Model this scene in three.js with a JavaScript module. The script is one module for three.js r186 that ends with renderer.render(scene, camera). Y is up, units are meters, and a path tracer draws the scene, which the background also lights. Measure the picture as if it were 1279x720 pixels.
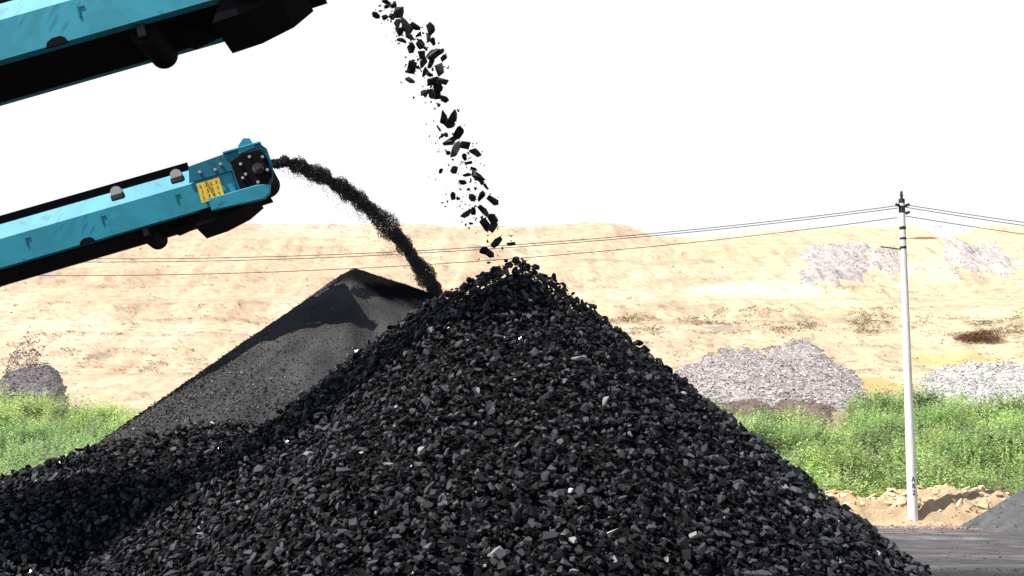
import * as THREE from 'three';
import { ConvexGeometry } from 'three/addons/geometries/ConvexGeometry.js';
import { ImprovedNoise } from 'three/addons/math/ImprovedNoise.js';
import { mergeGeometries } from 'three/addons/utils/BufferGeometryUtils.js';
import { RoundedBoxGeometry } from 'three/addons/geometries/RoundedBoxGeometry.js';

// ------------------------------------------------------------------ camera, sky, sun, exposure
const scene = new THREE.Scene();
const W = 1279, H = 720, F = 1400;                       // the photograph's size and focal length in pixels
const EYE = 1.7, PITCH = Math.atan(218 / F);
const camera = new THREE.PerspectiveCamera(THREE.MathUtils.radToDeg(2 * Math.atan(H / 2 / F)), W / H, 0.1, 3000);
camera.position.set(0, EYE, 0);
camera.rotation.x = PITCH;
scene.add(camera);

const SUN = new THREE.Vector3(-0.5, 0.78, 0.18).normalize();
{
  // clear hazy summer sky: white haze low down, blue overhead, brighter round the sun
  const w = 512, h = 256, d = new Float32Array(w * h * 4);
  for (let j = 0; j < h; j++) for (let i = 0; i < w; i++) {
    const lat = ((j + 0.5) / h - 0.5) * Math.PI, lon = ((i + 0.5) / w - 0.5) * 2 * Math.PI;
    const y = Math.sin(lat), c = Math.cos(lat), x = c * Math.cos(lon), z = c * Math.sin(lon);
    const up = Math.max(y, 0);
    const t = THREE.MathUtils.smoothstep(up, 0.385, 0.56);
    const glow = Math.pow(Math.max(0, x * SUN.x + y * SUN.y + z * SUN.z), 14) * 0.45;
    const k = (j * w + i) * 4;
    d[k] = THREE.MathUtils.lerp(0.572, 0.066, t) + glow;
    d[k + 1] = THREE.MathUtils.lerp(0.582, 0.133, t) + glow;
    d[k + 2] = THREE.MathUtils.lerp(0.595, 0.29, t) + glow * 0.9;
    d[k + 3] = 1;
  }
  const sky = new THREE.DataTexture(d, w, h, THREE.RGBAFormat, THREE.FloatType);
  sky.mapping = THREE.EquirectangularReflectionMapping;
  sky.magFilter = THREE.LinearFilter; sky.minFilter = THREE.LinearFilter;
  sky.needsUpdate = true;
  scene.background = sky;
  scene.environment = sky;
}
const sun = new THREE.DirectionalLight(new THREE.Color(1, 0.96, 0.88), 5);
sun.position.copy(SUN).multiplyScalar(120).add(new THREE.Vector3(0, 0, -20));
sun.target.position.set(0, 0, -20); scene.add(sun.target);
sun.castShadow = true;
sun.shadow.mapSize.set(4096, 4096);
Object.assign(sun.shadow.camera, { left: -60, right: 60, top: 60, bottom: -60, near: 1, far: 400 });
scene.add(sun);

const renderer = new THREE.WebGLRenderer({ antialias: true });
renderer.setSize(1024, 576);
renderer.toneMapping = THREE.LinearToneMapping;
renderer.toneMappingExposure = 1.8;
renderer.shadowMap.enabled = true;

// ------------------------------------------------------------------ helpers
function rng(seed) { let a = seed >>> 0; return () => { a = (a + 0x6D2B79F5) >>> 0; let t = a; t = Math.imul(t ^ (t >>> 15), t | 1); t ^= t + Math.imul(t ^ (t >>> 7), t | 61); return ((t ^ (t >>> 14)) >>> 0) / 4294967296; }; }
const perlin = new ImprovedNoise();
const nz = (x, y, z = 0) => perlin.noise(x + 31.7, y + 17.3, z + 5.1);
function fbm(x, y, z = 0, o = 4) { let s = 0, a = 0.5, f = 1; for (let i = 0; i < o; i++) { s += a * nz(x * f, y * f, z * f + i * 7.3); a *= 0.5; f *= 2.03; } return s; }
const lerp = THREE.MathUtils.lerp, smooth = THREE.MathUtils.smoothstep, clamp = THREE.MathUtils.clamp;
const V = (x, y, z) => new THREE.Vector3(x, y, z);
const cp = Math.cos(PITCH), sp = Math.sin(PITCH);
function ray(px, py) { const x = (px - W / 2) / F, y = (H / 2 - py) / F; return V(x, y * cp + sp, y * sp - cp); }
function at(px, py, depth) { const d = ray(px, py); return V(0, EYE, 0).addScaledVector(d, depth / -d.z); }   // the place seen at a pixel, depth metres in front
function project(p) { const y = p.y - EYE, Y = y * cp + p.z * sp, Z = -(p.z * cp - y * sp); return [W / 2 + F * p.x / Z, H / 2 - F * Y / Z, Z]; }
const names = new Map();
function numbered(n) { const k = names.get(n) || 0; names.set(n, k + 1); return k ? `${n}_${String(k).padStart(3, '0')}` : n; }
function shadows(o) { o.castShadow = true; o.receiveShadow = true; return o; }
function tag(o, label, category, group, kind) { o.userData.label = label; o.userData.category = category; if (group) o.userData.group = group; if (kind) o.userData.kind = kind; return o; }
function thing(name, label, category, pos, group) { const g = new THREE.Group(); g.name = numbered(name); if (pos) g.position.copy(pos); scene.add(g); return tag(g, label, category, group); }
function part(name, geo, mat, parent) { const m = shadows(new THREE.Mesh(geo, mat)); m.name = name; parent.add(m); return m; }
function structure(name, geo, mat) { const m = shadows(new THREE.Mesh(geo, mat)); m.name = numbered(name); m.userData.kind = 'structure'; scene.add(m); return m; }
function rgb(r, g, b) { return new THREE.Color().setRGB(r, g, b); }
function std(color, roughness = 0.8, more = {}) { return new THREE.MeshStandardMaterial({ color, roughness, ...more }); }
function coalMat(color, roughness, more = {}) { return new THREE.MeshPhysicalMaterial({ color, roughness, specularIntensity: 0.06, ...more }); }

// a sheet of ground: height and colour by position
function field(x0, x1, z0, z1, nx, nzz, hfn, cfn, uvScale = 1) {
  const pos = new Float32Array((nx + 1) * (nzz + 1) * 3), uv = new Float32Array((nx + 1) * (nzz + 1) * 2), col = cfn ? new Float32Array(pos.length) : null;
  let k = 0;
  const c = [0, 0, 0];
  for (let j = 0; j <= nzz; j++) for (let i = 0; i <= nx; i++, k++) {
    const x = lerp(x0, x1, i / nx), z = lerp(z0, z1, j / nzz), y = hfn(x, z);
    pos[k * 3] = x; pos[k * 3 + 1] = y; pos[k * 3 + 2] = z; uv[k * 2] = x / uvScale; uv[k * 2 + 1] = (z - y) / uvScale;
    if (cfn) { cfn(x, y, z, c); col[k * 3] = c[0]; col[k * 3 + 1] = c[1]; col[k * 3 + 2] = c[2]; }
  }
  const idx = new Uint32Array(nx * nzz * 6); k = 0;
  const down = z1 < z0;
  for (let j = 0; j < nzz; j++) for (let i = 0; i < nx; i++) {
    const a = j * (nx + 1) + i, b = a + 1, d = a + nx + 1, e = d + 1;
    if (down) { idx[k++] = a; idx[k++] = b; idx[k++] = d; idx[k++] = b; idx[k++] = e; idx[k++] = d; }
    else { idx[k++] = a; idx[k++] = d; idx[k++] = b; idx[k++] = b; idx[k++] = d; idx[k++] = e; }
  }
  const g = new THREE.BufferGeometry();
  g.setAttribute('position', new THREE.BufferAttribute(pos, 3)); g.setAttribute('uv', new THREE.BufferAttribute(uv, 2));
  if (col) g.setAttribute('color', new THREE.BufferAttribute(col, 3));
  g.setIndex(new THREE.BufferAttribute(idx, 1)); g.computeVertexNormals();
  return g;
}
// a tiling noise texture for relief
function noiseTexture(size, fn, repeat = 1, color = false) {
  const d = new Uint8Array(size * size * 4);
  for (let j = 0; j < size; j++) for (let i = 0; i < size; i++) {
    const v = fn(i / size, j / size), k = (j * size + i) * 4;
    if (Array.isArray(v)) { for (let c = 0; c < 3; c++) d[k + c] = clamp(v[c], 0, 1) * 255; } else d[k] = d[k + 1] = d[k + 2] = clamp(v, 0, 1) * 255;
    d[k + 3] = 255;
  }
  const t = new THREE.DataTexture(d, size, size); t.wrapS = t.wrapT = THREE.RepeatWrapping; t.magFilter = THREE.LinearFilter; t.minFilter = THREE.LinearMipmapLinearFilter; t.generateMipmaps = true;
  t.repeat.set(repeat, repeat); if (color) t.colorSpace = THREE.SRGBColorSpace; t.needsUpdate = true; return t;
}
function tileNoise(u, v, f, seed) { const a = u * 2 * Math.PI, b = v * 2 * Math.PI, r = f / (2 * Math.PI); return perlin.noise(Math.cos(a) * r + seed, Math.sin(a) * r + Math.cos(b) * r * 1.3 + seed * 1.7, Math.sin(b) * r + seed * 0.6); }
const grit = noiseTexture(512, (u, v) => 0.5 + 0.3 * tileNoise(u, v, 60, 3) + 0.25 * tileNoise(u, v, 130, 9) + 0.15 * tileNoise(u, v, 20, 5));

// angular stone: a hull of a few scattered points, about 1 long; flat facets
function stoneGeo(r, a, b, c, n) {
  const pts = [];
  for (let i = 0; i < n; i++) {
    const p = V(r() * 2 - 1, r() * 2 - 1, r() * 2 - 1);
    const m = Math.max(Math.abs(p.x), Math.abs(p.y), Math.abs(p.z)), L = p.length();
    p.multiplyScalar(lerp(1 / m, 1 / L, 0.5 + 0.3 * r()) * (0.85 + 0.15 * r()));
    pts.push(V(p.x * a, p.y * b, p.z * c).multiplyScalar(0.5));
  }
  const g = new ConvexGeometry(pts); g.deleteAttribute('uv'); return g;
}
// many stones joined into one mesh: [geometry, matrix, colour] each
function joinStones(list) {
  let n = 0; for (const s of list) n += s[0].attributes.position.count;
  const pos = new Float32Array(n * 3), col = new Float32Array(n * 3); let k = 0; const v = new THREE.Vector3();
  for (const [g, m, c] of list) {
    const p = g.attributes.position;
    for (let i = 0; i < p.count; i++) { v.fromBufferAttribute(p, i).applyMatrix4(m); pos[k] = v.x; pos[k + 1] = v.y; pos[k + 2] = v.z; col[k] = c[0]; col[k + 1] = c[1]; col[k + 2] = c[2]; k += 3; }
  }
  const g = new THREE.BufferGeometry(); g.setAttribute('position', new THREE.BufferAttribute(pos, 3)); g.setAttribute('color', new THREE.BufferAttribute(col, 3)); g.computeVertexNormals(); return g;
}
function instanced(name, geo, mat, list, parent) {   // list of [matrix, colour?]
  const im = shadows(new THREE.InstancedMesh(geo, mat, list.length)); im.name = name;
  const c = new THREE.Color();
  list.forEach(([m, col], i) => { im.setMatrixAt(i, m); if (col) im.setColorAt(i, c.setRGB(...col)); });
  im.userData.kind = 'stuff'; parent.add(im); return im;
}
const UP = V(0, 1, 0);
function restMatrix(r, p, n, s, tilt) {   // a stone lying on a slope of normal n, tilted and spun at random
  const q = new THREE.Quaternion().setFromUnitVectors(UP, V(n.x + (r() - 0.5) * tilt, n.y + (r() - 0.5) * tilt, n.z + (r() - 0.5) * tilt).normalize());
  q.multiply(new THREE.Quaternion().setFromAxisAngle(UP, r() * 6.283));
  return new THREE.Matrix4().compose(p, q, s);
}
function normalOf(h, x, z, e = 0.06) { return V(h(x - e, z) - h(x + e, z), 2 * e, h(x, z - e) - h(x, z + e)).normalize(); }

// ------------------------------------------------------------------ heights of the place
function segDist(x, z, ax, az, bx, bz) { const dx = bx - ax, dz = bz - az, t = clamp(((x - ax) * dx + (z - az) * dz) / (dx * dx + dz * dz), 0, 1); return [Math.hypot(x - ax - dx * t, z - az - dz * t), t]; }
function coarseHeight(x, z) {
  const [d, t] = segDist(x, z, 0.03, -8.78, -0.72, -9.38);
  const bump = 0.06 * fbm(x * 0.9, z * 0.9, 2, 3);
  const cone = lerp(3.31, 3.02, t) + 0.06 - 0.835 * Math.sqrt(d * d + 0.1 * 0.1) + bump;
  const mx = (x + 2.5) / 1.75, mz = (z + 9.65) * 1.46, md = Math.sqrt(mx * mx + mz * mz + 0.3 * 0.3);
  const mound = 2.04 - 0.62 * (md - 0.3) + bump;
  return Math.max(cone, mound);
}
function fineHeight(x, z) {
  const [d, t] = segDist(x, z, -1.81, -12.85, -0.78, -12.95);
  const a = Math.atan2(z + 12.85, x + 1.81);
  return lerp(3.94, 3.60, t) - 0.79 * (Math.sqrt(d * d + 0.08 * 0.08) - 0.08) + 0.05 * fbm(x * 0.8, z * 0.8, 8, 3) + 0.13 * Math.min(d, 1) * fbm(a * 4, d * 0.3, 3, 3);
}
function hillHeight(x, z) {
  const d = -z;
  const pts = [[30, -0.6], [33, -0.1], [36, 0.9], [46, 3.6], [60, 5.0], [78, 8.6], [92, 13.8], [98, 14.6], [106, 18.6], [109, 19.0], [117, 23.6], [120, 24.0], [128, 28.2], [140, 31.6], [152, 32.3], [400, 34]];
  let y = 34;
  for (let i = 1; i < pts.length; i++) if (d <= pts[i][0]) { const [a, b] = [pts[i - 1], pts[i]]; const t = clamp((d - a[0]) / (b[0] - a[0]), 0, 1); y = lerp(a[1], b[1], t); break; }
  const far = smooth(d, 45, 90);
  y += far * (1.8 * fbm(x * 0.018, z * 0.02, 3, 4) + 1.3 * fbm(x * 0.12, z * 0.05, 6, 4) + 0.25 * fbm(x * 0.4, z * 0.3, 1, 3) + 0.10 * fbm(x * 1.4, z * 0.9, 5, 3) + 0.5 * Math.abs(fbm(x * 0.45, z * 0.04, 12, 3)));
  y += (1 - far) * smooth(d, 34, 38) * 0.5 * fbm(x * 0.3, z * 0.3, 4, 3);
  y += far * 0.35 * Math.sin(y * 1.3 + 3 * fbm(x * 0.03, z * 0.02, 9, 3));    // benches cut along the slope
  y += smooth(d, 110, 140) * (-1.2 * smooth(x, 12, 20) + 1.3 * smooth(x, 22, 40) - 1.6 * smooth(x, 50, 53) * (1 - smooth(x, 55, 60)));
  return y;
}
function hillHit(px, py) { const d = ray(px, py); for (let t = 34; t < 260; t += 0.15) { const p = V(0, EYE, 0).addScaledVector(d, t / -d.z); if (p.y < hillHeight(p.x, p.z)) return p; } return at(px, py, 150); }

// ------------------------------------------------------------------ ground and hill
const flat = (x, z) => 0;
structure('ground', field(-900, 900, 200, -900, 60, 60, flat, null, 4), std(rgb(0.30, 0.235, 0.15), 0.95, { bumpMap: grit, bumpScale: 0.05 }));

const roadEdge = x => -30.2 + 0.5 * fbm(x * 0.5, 3, 0, 4) * 2;
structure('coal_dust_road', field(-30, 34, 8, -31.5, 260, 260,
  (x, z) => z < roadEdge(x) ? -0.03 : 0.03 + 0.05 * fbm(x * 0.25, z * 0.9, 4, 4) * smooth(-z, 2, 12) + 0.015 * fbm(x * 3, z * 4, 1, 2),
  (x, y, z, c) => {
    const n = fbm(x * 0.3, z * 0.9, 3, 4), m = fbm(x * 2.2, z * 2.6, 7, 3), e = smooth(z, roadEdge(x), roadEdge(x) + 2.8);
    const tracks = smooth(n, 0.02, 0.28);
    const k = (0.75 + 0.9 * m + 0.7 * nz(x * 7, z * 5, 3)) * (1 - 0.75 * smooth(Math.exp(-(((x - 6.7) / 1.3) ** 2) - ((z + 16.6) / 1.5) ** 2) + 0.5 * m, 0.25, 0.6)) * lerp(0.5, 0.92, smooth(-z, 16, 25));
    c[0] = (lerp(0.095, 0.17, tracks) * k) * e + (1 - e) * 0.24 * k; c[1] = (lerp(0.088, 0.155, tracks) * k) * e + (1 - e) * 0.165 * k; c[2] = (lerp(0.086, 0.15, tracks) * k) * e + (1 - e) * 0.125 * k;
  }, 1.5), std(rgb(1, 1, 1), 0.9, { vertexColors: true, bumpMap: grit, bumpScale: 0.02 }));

// colour patches of the slope, set where they lie on it
const patches = [   // pixel x, y, half width, half height, colour, strength
  [1045, 325, 42, 22, [0.40, 0.35, 0.34], 1], [1112, 326, 22, 24, [0.41, 0.36, 0.345], 0.9], [1235, 325, 38, 24, [0.43, 0.375, 0.35], 0.9],
  [1150, 297, 18, 8, [0.17, 0.11, 0.07], 1], [880, 352, 60, 10, [0.45, 0.36, 0.25], 0.6], [330, 300, 50, 6, [0.43, 0.34, 0.25], 0.5], [560, 310, 60, 7, [0.42, 0.33, 0.24], 0.5], [200, 378, 190, 3, [0.42, 0.31, 0.22], 0.6], [470, 290, 60, 5, [0.45, 0.36, 0.27], 0.5], [700, 290, 80, 6, [0.46, 0.37, 0.27], 0.5], [1190, 385, 70, 6, [0.40, 0.31, 0.21], 0.5], [860, 385, 60, 5, [0.40, 0.31, 0.21], 0.6], [1160, 340, 40, 26, [0.62, 0.55, 0.40], 0.8], [940, 362, 90, 14, [0.66, 0.60, 0.46], 0.7],  // first patch here: shade of the crest overhang, painted dark brown
  [905, 410, 26, 7, [0.28, 0.23, 0.19], 0.8], [1010, 400, 60, 8, [0.36, 0.29, 0.21], 0.6], [1225, 424, 34, 9, [0.22, 0.13, 0.07], 0.8],
  [1072, 482, 62, 20, [0.56, 0.35, 0.14], 1], [1190, 450, 70, 12, [0.58, 0.42, 0.17], 0.8], [940, 450, 40, 8, [0.52, 0.33, 0.19], 0.7],
  [125, 445, 18, 4, [0.25, 0.21, 0.18], 0.8], [185, 460, 12, 14, [0.34, 0.27, 0.21], 0.6], [60, 345, 12, 6, [0.38, 0.31, 0.27], 0.6],
  [120, 470, 26, 30, [0.52, 0.33, 0.21], 0.7], [800, 470, 60, 20, [0.5, 0.36, 0.22], 0.5], [1255, 470, 30, 10, [0.5, 0.47, 0.44], 0.8],
].map(([px, py, a, b, col, s]) => { const p = hillHit(px, py), m = -p.z / F; return { x: p.x, y: p.y, a: a * m, b: b * m, col, s }; });
function hillColor(x, y, z, c) {
  const d = -z;
  const side = smooth(x, -6, 40);
  const n = fbm(x * 0.05, y * 0.12, 1, 4), st = fbm(x * 0.22, y * 0.05, 5, 4), ln = fbm(x * 0.05, y * 1.1, 2, 3), f = fbm(x * 0.7, y * 1.5, 3, 3), g2 = fbm(x * 1.6, y * 3.2, 6, 2);
  let r = lerp(0.53, 0.55, side), g = lerp(0.392, 0.455, side), b = lerp(0.265, 0.295, side);
  const pale = smooth(n + 0.5 * st, 0.0, 0.35); r = lerp(r, 0.66, pale * 0.7); g = lerp(g, 0.56, pale * 0.7); b = lerp(b, 0.40, pale * 0.7);
  const pink = smooth(-n + st, 0.1, 0.5) * (1 - 0.6 * side); r = lerp(r, 0.51, pink * 0.7); g = lerp(g, 0.355, pink * 0.7); b = lerp(b, 0.235, pink * 0.7);
  const line = smooth(ln, 0.12, 0.28); const dk = 1 - 0.17 * line; r *= dk; g *= dk * 0.98; b *= dk * 0.97;
  const sc = 1 + 0.3 * f + 0.35 * g2 + 0.35 * nz(x * 4.1, y * 7.3, 2); r *= sc; g *= sc; b *= sc;
  const sp = smooth(fbm(x * 1.1, y * 2.4, 11, 3), 0.22, 0.34) * 0.7; r = lerp(r, 0.30, sp); g = lerp(g, 0.235, sp); b = lerp(b, 0.17, sp);
  for (const p of patches) {
    const q = ((x - p.x) / p.a) ** 2 + ((y - p.y) / p.b) ** 2; if (q > 2.5) continue;
    const k = p.s * smooth(1.25 - q + 0.9 * fbm(x * 0.5, y * 0.9, 4, 3), 0.05, 0.7) * (1 + 0.0); const t = 1 + 0.5 * g2 + 0.3 * f;
    r = lerp(r, p.col[0] * t, k); g = lerp(g, p.col[1] * t, k); b = lerp(b, p.col[2] * t, k);
  }
  const low = 1 - smooth(d, 44, 56); r = lerp(r, 0.22, low * 0.8); g = lerp(g, 0.19, low * 0.8); b = lerp(b, 0.09, low * 0.8);
  c[0] = r; c[1] = g; c[2] = b;
}
structure('hillside', field(-95, 100, -30, -160, 620, 460, hillHeight, hillColor, 5), std(rgb(1, 1, 1), 0.95, { vertexColors: true, bumpMap: grit, bumpScale: 0.12 }));

// ------------------------------------------------------------------ coarse coal pile
const coalTones = [0.009, 0.018, 0.032, 0.060];
const coalMats = coalTones.map((t, i) => coalMat(rgb(t * 0.96, t * 0.99, t * 1.08), [0.46, 0.4, 0.44, 0.36][i], { flatShading: true }));
const paleMats = [std(rgb(0.34, 0.335, 0.32), 0.8, { flatShading: true }), std(rgb(0.18, 0.18, 0.178), 0.7, { flatShading: true })];
const rs = rng(7);
const lumpGeos = []; for (let i = 0; i < 28; i++) lumpGeos.push(stoneGeo(rs, 1, 0.5 + 0.25 * rs(), 0.62 + 0.3 * rs(), 10 + Math.floor(rs() * 5)));
const chipGeo = stoneGeo(rs, 1, 0.5, 0.7, 8);
const coarse = thing('coarse_coal_pile', 'tall heap of coarse black coal lumps in front, under the falling stream of lumps', 'coal pile', V(0, 0, -8.78));
{
  const core = field(-8.5, 6.5, -3.2, -14.5, 260, 200, (x, z) => Math.max(-0.1, coarseHeight(x, z) - 0.10), null, 0.8); core.translate(0, 0, 8.78);
  part('coal_bed', core, coalMat(rgb(0.012, 0.012, 0.013), 0.9, { bumpMap: grit, bumpScale: 0.03 }), coarse);
  const r = rng(11), lumps = [], chips = [];
  const shown = (x, y, z, m = 0.35) => { const [a, b, c] = project(V(x, y, z)); return c > 0.5 && a > -W * m && a < W * (1 + m) && b < H * 1.25; };
  for (let i = 0; i < 190000; i++) {
    const x = lerp(-7.5, 6, r()), z = lerp(-3.6, -12.5, r()), h = coarseHeight(x, z), pick = r(), u = r(), v = r(), w = r(), p1 = r(), p2 = r(), keep = r();
    if (h < 0.02 || fineHeight(x, z) > h + 0.12 || !shown(x, h, z)) continue;
    const n = normalOf(coarseHeight, x, z), back = n.z < -0.3;
    if (back && keep > 0.3) continue;
    if (pick < 0.52) {
      const L = (0.036 + 0.026 * u + 0.026 * Math.pow(u, 8)) * lerp(1.15, 0.9, clamp(h / 3, 0, 1));
      const p = V(x, h, z).addScaledVector(n, L * lerp(-0.9, 0.55, v)); p.z += 8.78;
      lumps.push({ g: Math.floor(w * 28), m: restMatrix(r, p, n, V(L * (0.95 + 0.6 * p1 * p1), L, L * (0.85 + 0.3 * p2)), 1.5), p, n, L: L * (1 + 0.4 * v), x, h, z });
    } else if (pick < 0.9) {
      const L = 0.014 + 0.022 * u, p = V(x, h, z).addScaledVector(n, L * (v * 0.9 - 0.7)); p.z += 8.78;
      const t = coalTones[Math.floor(w * 4)] * 0.7; chips.push([restMatrix(r, p, n, V(L * (1 + 0.5 * p1), L * (0.7 + 0.5 * p2), L), 1.6), [t, t, t * 1.04]]);
    }
  }
  // the lumps that show largest are parts of their own, the rest are joined
  for (const l of lumps) { const [a, b, c] = project(V(l.x, l.h, l.z)); const facing = V(-l.x, EYE - l.h, -l.z).normalize().dot(l.n); l.big = a > 0 && a < W && b > 0 && b < H && facing > 0.12 ? l.L / c : 0; }
  lumps.sort((a, b) => b.big - a.big);
  { const tail = lumps.splice(300), sr = rng(3); for (let i = tail.length - 1; i > 0; i--) { const j = Math.floor(sr() * (i + 1)); [tail[i], tail[j]] = [tail[j], tail[i]]; } lumps.push(...tail); }
  lumps.slice(0, 300).forEach((l, i) => {
    const pale = i % 38 === 5, m = part('coal_lump', lumpGeos[l.g], pale ? paleMats[i % 2] : coalMats[Math.floor(r() * 4)], coarse);
    m.applyMatrix4(l.m);
  });
  const rest = lumps.slice(300).map(l => { const q = r(); let t = coalTones[Math.floor(q * 4)] * (0.7 + 0.45 * r()); if (q > 0.997) t = 0.15 + 0.2 * r(); return [lumpGeos[l.g], l.m, [t * 0.96, t * 0.99, t * 1.08]]; });
  const cut = Math.floor(rest.length * 0.12);
  part('coal_lumps', joinStones(rest.slice(cut)), coalMat(rgb(1, 1, 1), 0.42, { vertexColors: true, flatShading: true }), coarse).userData.kind = 'stuff';
  part('glossy_coal_lumps', joinStones(rest.slice(0, cut)), coalMat(rgb(1, 1, 1), 0.22, { vertexColors: true, flatShading: true, specularIntensity: 0.4 }), coarse).userData.kind = 'stuff';
  instanced('coal_chips', chipGeo, coalMat(rgb(1, 1, 1), 0.5, { flatShading: true }), chips, coarse);
  console.log('lumps', lumps.length, 'chips', chips.length);
}

// ------------------------------------------------------------------ fine coal pile
const fine = thing('fine_coal_pile', 'smooth grey black heap of fine coal behind, with a pointed top under the lower conveyor', 'coal pile', V(-1.81, 0, -12.85));
{
  const core = field(-9, 6, -6.5, -19.5, 280, 240, (x, z) => Math.max(-0.1, fineHeight(x, z) + 0.012 * fbm(x * 9, z * 9, 2, 2)), (x, y, z, c) => { const [rd, rt] = segDist(x, z, -1.81, -12.85, -0.78, -12.95), paintedShade = 1 - smooth(rd + 0.35 * fbm(x * 1.6, z * 1.6, 6, 3), 0.30 + 0.22 * rt, 0.46 + 0.26 * rt); const k = lerp(0.05, 0.006, paintedShade) * (1 + 0.9 * fbm(x * 2.5, z * 2.5, 4, 4)); c[0] = k; c[1] = k * 0.985; c[2] = k * 0.99; }, 0.7); core.translate(1.81, 0, 12.85);  // shadow of the falling stream along the crest is painted into the colour
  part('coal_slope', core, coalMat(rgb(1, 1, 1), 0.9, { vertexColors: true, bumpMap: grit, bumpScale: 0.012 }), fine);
  const r = rng(23), grains = [];
  for (let i = 0; i < 220000; i++) {
    const x = lerp(-7, 4, r()), z = lerp(-8, -14.6, r()), h = fineHeight(x, z), u = r(), v = r(), w = r(), low = smooth(2.9 - h + 0.6 * fbm(x, z, 2, 2), -0.4, 0.8);
    if (h < 0.3 || coarseHeight(x, z) > h + 0.1 || r() > 0.25 + 0.75 * low) continue;
    const n = normalOf(fineHeight, x, z), L = 0.009 + 0.014 * Math.pow(u, 2.5) + 0.014 * low * u, p = V(x + 1.81, h, z + 12.85).addScaledVector(n, L * (v * 0.5 - 0.1));
    const inPaintedShade = segDist(x, z, -1.81, -12.85, -0.78, -12.95)[0] < 0.6; const t = inPaintedShade ? 0.008 : w < 0.02 ? 0.3 : 0.027 + 0.11 * w * w * w; grains.push([restMatrix(r, p, n, V(L * (1 + r() * 0.6), L * 0.8, L), 1.5), [t, t, t]]);  // grains along the crest get the same painted shadow tone
  }
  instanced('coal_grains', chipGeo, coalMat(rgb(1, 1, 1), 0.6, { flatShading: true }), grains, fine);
  console.log('grains', grains.length);
}

// ------------------------------------------------------------------ conveyors (local x up the belt, z towards the camera)
const TH = 16.9 * Math.PI / 180, CW = 0.74;
function paint(r, g, b) {
  const t = noiseTexture(256, (u, v) => { const n = 0.5 + 0.5 * tileNoise(u, v, 9, 2) + 0.25 * tileNoise(u, v, 40, 6), s = smooth(tileNoise(u, v, 22, 14) + 0.5 * tileNoise(u, v, 5, 31), 0.42, 0.6); const k = 0.80 + 0.13 * n - 0.24 * s; const dirt = 0.22 * smooth(tileNoise(u, v, 4, 11) + 0.6 * tileNoise(u, v, 17, 23), 0.0, 0.6); return [clamp(k * (1 - dirt) + dirt * 0.3, 0, 1), k * (1 - dirt * 0.6), k * (1 - dirt * 0.75)]; });
  t.repeat.set(0.7, 0.7);
  return new THREE.MeshPhysicalMaterial({ color: rgb(r, g, b), roughness: 0.55, map: t, specularIntensity: 0.35 });
}
const blue = paint(0.034, 0.315, 0.44), darkBlue = paint(0.012, 0.15, 0.235), rubber = coalMat(rgb(0.008, 0.008, 0.010), 0.85), steel = std(rgb(0.36, 0.36, 0.355), 0.6, { metalness: 0.3 }), darkSteel = std(rgb(0.014, 0.016, 0.02), 0.6, { metalness: 0.2 }), rust = std(rgb(0.05, 0.025, 0.02), 0.7);
function prism(profile, u0, u1) {       // profile of [v, w] pairs, drawn out along the conveyor
  const s = new THREE.Shape(profile.map(([v, w]) => new THREE.Vector2(-w, v)));
  const g = new THREE.ExtrudeGeometry(s, { depth: u1 - u0, bevelEnabled: false }); g.rotateY(Math.PI / 2); g.translate(u0, 0, 0); return g;
}
function plate(outline, w0, w1, bevel = 0.004) {   // outline of [u, v] pairs, thick from w0 to w1
  const s = new THREE.Shape(outline.map(([u, v]) => new THREE.Vector2(u, v)));
  const g = new THREE.ExtrudeGeometry(s, { depth: w1 - w0 - 2 * bevel, bevelEnabled: bevel > 0, bevelSize: bevel, bevelThickness: bevel, bevelOffset: -bevel, bevelSegments: 2, steps: 1 }); g.translate(0, 0, w0 + bevel); return g;
}
function drum(r, w0, w1, u, v, seg = 28) { const g = new THREE.CylinderGeometry(r, r, w1 - w0, seg); g.rotateX(Math.PI / 2); g.translate(u, v, (w0 + w1) / 2); return g; }
function box(u0, u1, v0, v1, w0, w1, rad = 0.006) { const g = new RoundedBoxGeometry(u1 - u0, v1 - v0, w1 - w0, 2, Math.min(rad, (u1 - u0) / 3, (v1 - v0) / 3, (w1 - w0) / 3)); g.translate((u0 + u1) / 2, (v0 + v1) / 2, (w0 + w1) / 2); return g; }
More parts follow.
